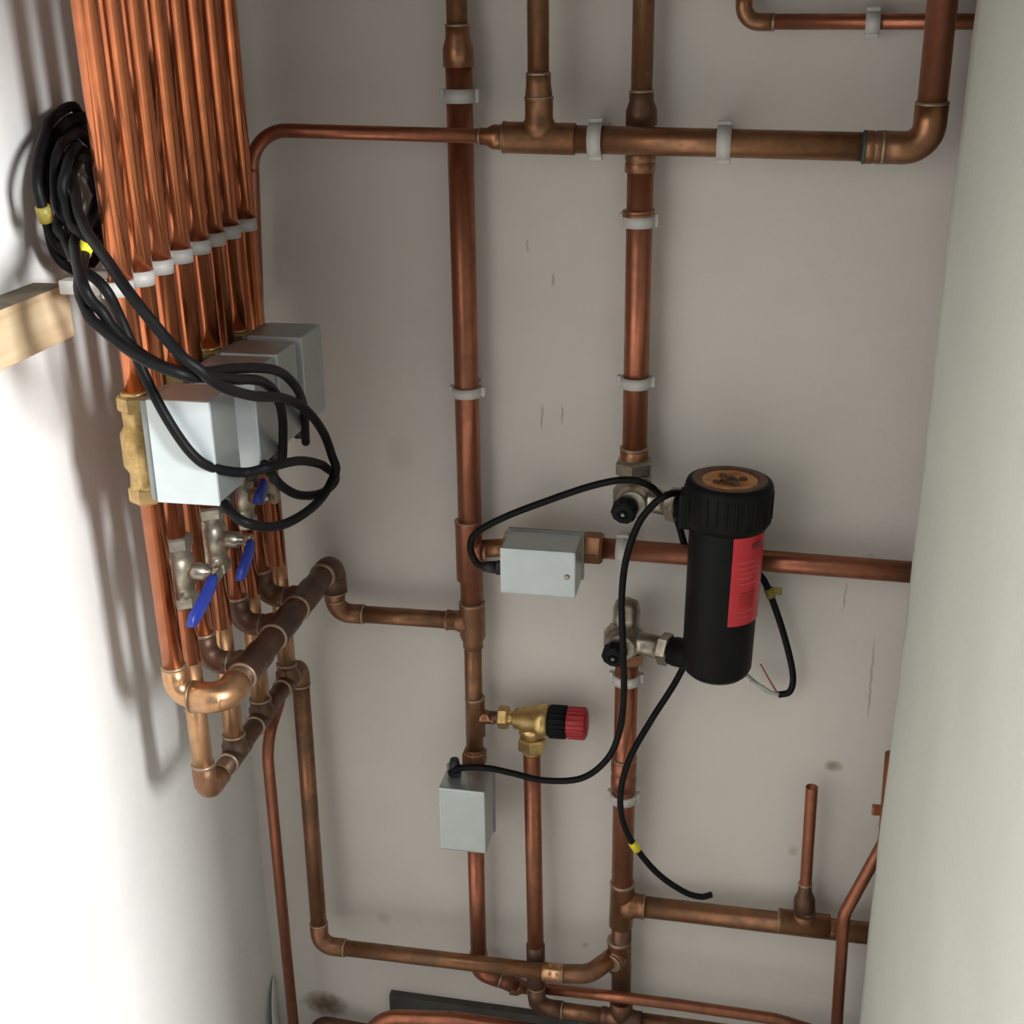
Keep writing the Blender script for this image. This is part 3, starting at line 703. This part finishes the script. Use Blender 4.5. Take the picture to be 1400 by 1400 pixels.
on = oc - V((0, 0, 0.024)); MB().nut(on, (0, 0, -1), 0.018, 0.0185).lathe(on - V((0, 0, 0.017)), (0, 0, -1), [(0, 0.0145), (0.006, 0.0125), (0.007, R22)], 20).build('outlet_nut', 'brass', t)
k0 = Y(751, 986, OS); Lk = (Y(776, 988, OS) - k0).length; Lr = (Y(802, 990, OS) - Y(776, 988, OS)).length
def ribbed(p, L, r, mat, name, n=20):
    q = MB(); q.lathe(p, ax, [(0, r * 0.93), (0.0015, r * 0.97), (L - 0.0015, r * 0.97), (L, r * 0.92)], 30)
    u, w = basis(ax)
    for k in range(n):
        an = 2 * math.pi * k / n; c = p + (u * math.cos(an) + w * math.sin(an)) * r * 0.955
        q.lathe(c + ax * 0.001, ax, [(0, 0.001), (0.001, 0.0016), (L - 0.003, 0.0016), (L - 0.002, 0.001)], 6)
    return q.build(name, mat, t)
ribbed(k0, Lk, 0.0205, 'black', 'collar'); ribbed(k0 + ax * Lk, Lr, 0.0198, 'red_plastic', 'cap')
MB().lathe(k0 + ax * (Lk + Lr), ax, [(-0.001, 0.016), (0.001, 0.015), (0.0012, 0.004)], 24).build('cap_disc', 'red_plastic', t)

# ------------------------------------------------------------------ clips
def cv(label, px, py, off, r, w=0.014):  # on a vertical back wall pipe
    clip(label, Y(px, py, off), (0, 0, 1), (0, off, 0), r, w)
cv('white pipe clip at the top of the tall pipe left of centre', 628, 131, OFFA, R28)
cv('white pipe clip half way down the tall pipe left of centre', 638, 535, OFFA, R28, 0.011)
cv('white pipe clip just under the upper horizontal pipe', 873, 301, OFFB, R28)
cv('white pipe clip on the pipe above the black filter', 869, 522, OFFB, R28, 0.012)
cv('white pipe clip just below the lower isolating valve', 856, 927, OFFB, R28, 0.012)
cv('white pipe clip below the copper sleeve, crossed by a cable', 852, 1089, OFFB, R28, 0.012)
def ch(label, px, py, off, r, w=0.014): clip(label, Y(px, py, off), (1, 0, 0.0), (0, off, 0), r, w)
ch('white pipe clip beside the upright tee on the upper horizontal pipe', 814, 191, OFFT, R28)
ch('white pipe clip in the middle of the upper horizontal pipe', 990, 195, OFFT, R28)
ch('white pipe clip on the small pipe in the top right corner', 1193, 31, 0.024, R15)
ch('white pipe clip on the pipe left of the black filter, behind a cable', 851, 752, OFFA, 0.0125)
for i in range(8):
    px = [158, 196, 225, 250, 272, 291, 310, 328][i]; py = [398, 380, 363, 349, 338, 328, 319, 311][i]
    z = X(px, py, 0.105).z; p = riser_pt(i, z)
    clip('white pipe clip on the riser %s' % ords[i], p, (0, 0, 1), (-0.052, 0, 0), R22, 0.013)

# ------------------------------------------------------------------ timber batten and bottom bits
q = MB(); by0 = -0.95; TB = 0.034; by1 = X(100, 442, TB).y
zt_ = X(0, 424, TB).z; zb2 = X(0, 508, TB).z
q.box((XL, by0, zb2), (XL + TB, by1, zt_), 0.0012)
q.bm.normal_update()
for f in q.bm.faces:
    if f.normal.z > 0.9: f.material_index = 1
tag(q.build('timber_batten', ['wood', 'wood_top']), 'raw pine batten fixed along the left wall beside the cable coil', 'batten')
a = Y(532, 1361, 0.012); b = Y(760, 1391, 0.012)
q = MB()
vv = [(a.x, a.z), (b.x + 0.4, b.z - 0.004), (b.x + 0.4, 0.0), (a.x, 0.0)]
f0 = [q.bm.verts.new((x, -0.012, z)) for x, z in vv]; f1 = [q.bm.verts.new((x, 0, z)) for x, z in vv]
q._ringstrip([f0, f1], True, True, 0, False)
tag(q.build('wall_strip', 'lining'), 'dark grey-green strip along the foot of the back wall', 'strip')
# curling flap of lining at the foot of the left corner
q = MB(); rows = []
for i in range(13):
    f = i / 12; z = 0.0 + 0.118 * f; wdt = 0.052 * math.sqrt(max(0.0, 1 - f * f)) + 0.001
    rows.append((z, wdt))
rr = []
for z, wd in rows:
    ring = []
    for k in range(7):
        g = k / 6; ring.append(V((XL + 0.0015 + 0.014 * math.sin(g * math.pi * 0.55) * (wd / 0.052), -0.004 - wd * g, z)))
    ring += [v + V((-0.0013, 0, 0)) for v in ring[::-1]]
    rr.append([q.bm.verts.new(v) for v in ring])
q._ringstrip(rr, True, True, 0, True)
tag(q.build('wall_flap', 'sider'), 'torn curling flap of wall lining low in the left corner', 'flap')

# ------------------------------------------------------------------ cables
CG = 'black valve cables'
CABLES = []
def cable(label, pts, sleeves=(), r=0.0046, group=CG, k=8, extra=None):
    t = thing('cable', label, 'cable', group)
    CABLES.append((t, np.array([tuple(p) for p in spline(pts, k)]), r, sleeves)); return t
def lay_cables():
    """push the strands apart where they touch, then build sheaths and sleeves"""
    P_ = [c[1].copy() for c in CABLES]; own = np.concatenate([np.full(len(p), i) for i, p in enumerate(P_)]); idx = np.concatenate([np.arange(len(p)) for p in P_])
    A = np.concatenate(P_); rad = np.array([CABLES[i][2] for i in own]); last = np.array([len(P_[i]) - 1 for i in own])
    fixed = (idx < 3) | (idx > last - 4); first = np.cumsum([0] + [len(p) for p in P_])
    need = rad[:, None] + rad[None, :] + 0.0012
    can = ~((own[:, None] == own[None, :]) & (abs(idx[:, None] - idx[None, :]) < 30))
    for it in range(60):
        D_ = A[:, None, :] - A[None, :, :]; dist = np.linalg.norm(D_, axis=2) + 1e-9
        hit = can & (dist < need)
        push = (D_ / dist[:, :, None] * (np.where(hit, need - dist, 0) * 0.5)[:, :, None])
        cnt = np.maximum(hit.sum(1), 1); mv = push.sum(1) / cnt[:, None]; mv[fixed] = 0
        sm = mv.copy()
        for a, b in zip(first[:-1], first[1:]):
            w = mv[a:b].copy()
            for _ in range(2): w[1:-1] = (w[:-2] + 2 * w[1:-1] + w[2:]) / 4
            sm[a:b] = w
        sm[fixed] = 0; A += sm
        A[:, 0] = np.maximum(A[:, 0], XL + rad + 0.0005); A[:, 1] = np.minimum(A[:, 1], -rad - 0.0005)
    for (t, _, r, sleeves), a, b in zip(CABLES, first[:-1], first[1:]):
        pts = [V(p) for p in A[a:b]]
        MB().sweep(pts, r, 12).build('sheath', 'cable', t)
        for p, mat, ln in sleeves:
            k = min(range(1, len(pts) - 1), key=lambda i: (pts[i] - V(p)).length); dv = (pts[k + 1] - pts[k - 1]).normalized(); q = pts[k]
            MB().lathe(q - dv * ln / 2, dv, [(0, r * 1.02), (0.0002, r * 1.38), (ln - 0.0002, r * 1.38), (ln, r * 1.02)], 14).build('marker_sleeve', mat, t)
# four cables of the left bundle: a coil behind and beside the risers, then a swing across the boxes
def Cq(x, y, o): return X(x, y, o * 0.6 if o < 0.05 else (0.03 + (o - 0.05) / 0.07 * 0.11 if o < 0.12 else o + 0.02))
g4 = GL[3] - V((0, 0, 0.017)); g3 = GL[2] - V((0, 0, 0.017)); g2 = GL[1] - V((0, 0, 0.017)); g1 = GL[0] - V((0, 0, 0.017))
cable('black cable with the grubby yellow sleeve, coiled beside the risers, feeding rearmost box',
      [X(64, 303, 0.046), X(57, 280, 0.046), X(50, 245, 0.043), X(55, 202, 0.034), Cq(72, 168, 0.036), Cq(104, 152, 0.038), Cq(140, 190, 0.034), Cq(150, 270, 0.034), Cq(120, 330, 0.05),
       Cq(94, 322, 0.062), Cq(76, 262, 0.062), Cq(82, 205, 0.060), Cq(108, 190, 0.045), Cq(134, 240, 0.035), Cq(124, 300, 0.055),
       Cq(104, 330, 0.085), Cq(112, 385, 0.115), Cq(140, 432, 0.125), Cq(185, 478, 0.15), Cq(240, 507, 0.185), Cq(300, 508, 0.20), Cq(350, 503, 0.20), Cq(383, 509, 0.195), Cq(405, 530, 0.19), Cq(415, 556, 0.175), Cq(417, 585, 0.165), Cq(418, 605, 0.158), ],
      [(X(60, 291, 0.046), 'yellow_dull', 0.014)])
cable('black cable with the bright yellow sleeve, hanging beside the risers and feeding the third box',
      [Cq(118, 210, 0.034), Cq(106, 200, 0.05), Cq(92, 225, 0.07), Cq(92, 270, 0.075), Cq(104, 322, 0.085), Cq(114, 352, 0.09), Cq(108, 395, 0.105), Cq(128, 436, 0.12),
       Cq(170, 474, 0.15), Cq(215, 500, 0.18), Cq(270, 515, 0.205), Cq(325, 517, 0.205), Cq(358, 522, 0.20), Cq(378, 540, 0.195), Cq(386, 570, 0.185), Cq(387, 605, 0.172), Cq(386, 628, 0.165)],
      [(Cq(108.5, 340, 0.088), 'yellow', 0.018)])
cable('black cable forming the big ring right of the boxes, feeding the front box from below',
      [Cq(135, 160, 0.036), Cq(100, 160, 0.040), Cq(70, 195, 0.044), Cq(57, 250, 0.047), Cq(66, 310, 0.05), Cq(90, 350, 0.052), Cq(122, 340, 0.046), Cq(138, 280, 0.036), Cq(122, 222, 0.045), Cq(104, 215, 0.06), Cq(98, 255, 0.075), Cq(112, 305, 0.09), Cq(147, 357, 0.125), Cq(178, 402, 0.155), Cq(228, 464, 0.185), Cq(262, 500, 0.205), Cq(300, 527, 0.215), Cq(345, 541, 0.21), Cq(390, 545, 0.205),
       Cq(422, 564, 0.205), Cq(446, 600, 0.205), Cq(456, 645, 0.205), Cq(440, 680, 0.205), Cq(410, 706, 0.205), Cq(375, 720, 0.20), Cq(340, 716, 0.19), Cq(318, 703, 0.175), Cq(308, 690, 0.162), g1])
cable('black cable sweeping across the white face of the front box into the small loop',
      [Cq(140, 200, 0.034), Cq(112, 172, 0.036), Cq(82, 188, 0.04), Cq(64, 235, 0.042), Cq(62, 290, 0.044), Cq(80, 345, 0.05), Cq(112, 372, 0.045), Cq(140, 330, 0.034), Cq(138, 250, 0.032), Cq(112, 205, 0.046), Cq(88, 225, 0.058),
       X(82, 275, 0.04), X(88, 322, 0.055), X(104, 356, 0.085), X(143, 394, 0.114), X(164, 434, 0.120), Y(182, 476, 0.424), Y(205, 528, 0.425), Y(232, 578, 0.424), Y(262, 620, 0.424), Y(290, 639, 0.412), Cq(335, 646, 0.18), Cq(370, 638, 0.20), Cq(412, 630, 0.20), Cq(445, 638, 0.20),
       Cq(459, 655, 0.198), Cq(440, 674, 0.196), Cq(410, 677, 0.194), Cq(386, 665, 0.19), Cq(371, 648, 0.183), Cq(361, 634, 0.17)])
# middle box cable: loops left, over the upper valve and away behind the filter; bare wires at its end
c0 = V((lo.x - 0.016, -0.095, (lo.z + hi.z) / 2 - 0.004))
P = [c0 + V((0.01, 0, 0)), c0 + V((-0.004, 0, 0.001)), Y(652, 770, 0.095), Y(643, 748, 0.093), Y(652, 728, 0.09), Y(690, 707, 0.088), Y(750, 684, 0.088), Y(810, 664, 0.09), Y(855, 656, 0.092), Y(886, 663, 0.085), Y(908, 684, 0.06), Y(926, 712, 0.036), Y(940, 752, 0.028),
     Y(975, 785, 0.026), Y(1020, 776, 0.024), Y(1042, 790, 0.026), Y(1058, 826, 0.028), Y(1074, 876, 0.028), Y(1084, 922, 0.028), Y(1080, 945, 0.028), Y(1064, 950, 0.028)]
t = cable('black cable from the middle box, passing behind the filter to bare wires', P, [(Y(1051, 810, 0.027), 'yellow_dull', 0.012)], 0.0040, 'black cables of the back wall')
w0 = Y(1068, 950, 0.028)
MB().box(Y(1062, 808, 0.027) - V((.006, .0008, .0045)), Y(1062, 808, 0.027) + V((.006, .0008, .0045)), 0.0006).build('marker_flag', 'yellow_dull', t)
MB().sweep(spline([w0, Y(1050, 946, 0.03), Y(1036, 936, 0.03), Y(1020, 922, 0.026)]), 0.0026, 8).build('wire', 'grey_wire', t)
MB().sweep(spline([w0, Y(1054, 946, 0.034), Y(1044, 940, 0.034), Y(1026, 930, 0.034)]), 0.0020, 8).build('wire', 'grey_wire', t)
MB().sweep(spline([w0, Y(1062, 946, 0.026), Y(1050, 926, 0.024), Y(1040, 908, 0.024)]), 0.0011, 8).build('wire', 'red_wire', t)
# lower box cable: wavy across, up past the valves, behind the filter and down to a loose end
gz = glz + V((0, 0, 0.015))
P = [gz - V((0, 0, 0.006)), Y(616, 1056, 0.078), Y(630, 1050, 0.082), Y(665, 1050, 0.082), Y(700, 1057, 0.082), Y(745, 1067, 0.084), Y(795, 1064, 0.09), Y(830, 1038, 0.098), Y(847, 1000, 0.105), Y(853, 950, 0.115), Y(852, 890, 0.122), Y(850, 820, 0.118), Y(856, 765, 0.112), Y(872, 718, 0.105), Y(893, 690, 0.100), Y(912, 677, 0.096), Y(930, 674, 0.072), Y(944, 684, 0.034),
     Y(958, 720, 0.034), Y(960, 800, 0.034), Y(946, 880, 0.034), Y(926, 928, 0.042), Y(890, 985, 0.06), Y(862, 1035, 0.07), Y(849, 1080, 0.075), Y(851, 1120, 0.075), Y(868, 1157, 0.072), Y(900, 1195, 0.066), Y(935, 1219, 0.06), Y(958, 1226, 0.056), Y(973, 1223, 0.05)]
cable('black cable from lower box, waving past filter to a yellow-sleeved loose end', P, [(Y(868, 1157, 0.072), 'yellow', 0.014)], 0.0040, 'black cables of the back wall')

lay_cables()

# ------------------------------------------------------------------ put every thing's origin at its base
bpy.context.view_layer.update()
for o in THINGS:
    if o.type == 'EMPTY':
        ch_ = list(o.children_recursive)
        pts = [v.co for c in ch_ for v in c.data.vertices]
    else: ch_ = [o]; pts = [v.co for v in o.data.vertices]
    lo_ = V((min(p.x for p in pts), min(p.y for p in pts), min(p.z for p in pts))); hi_ = V((max(p.x for p in pts), max(p.y for p in pts), max(p.z for p in pts)))
    base = V(((lo_.x + hi_.x) / 2, (lo_.y + hi_.y) / 2, lo_.z))
    for c in ch_:
        c.data.transform(Matrix.Translation(-base))
    o.location = base
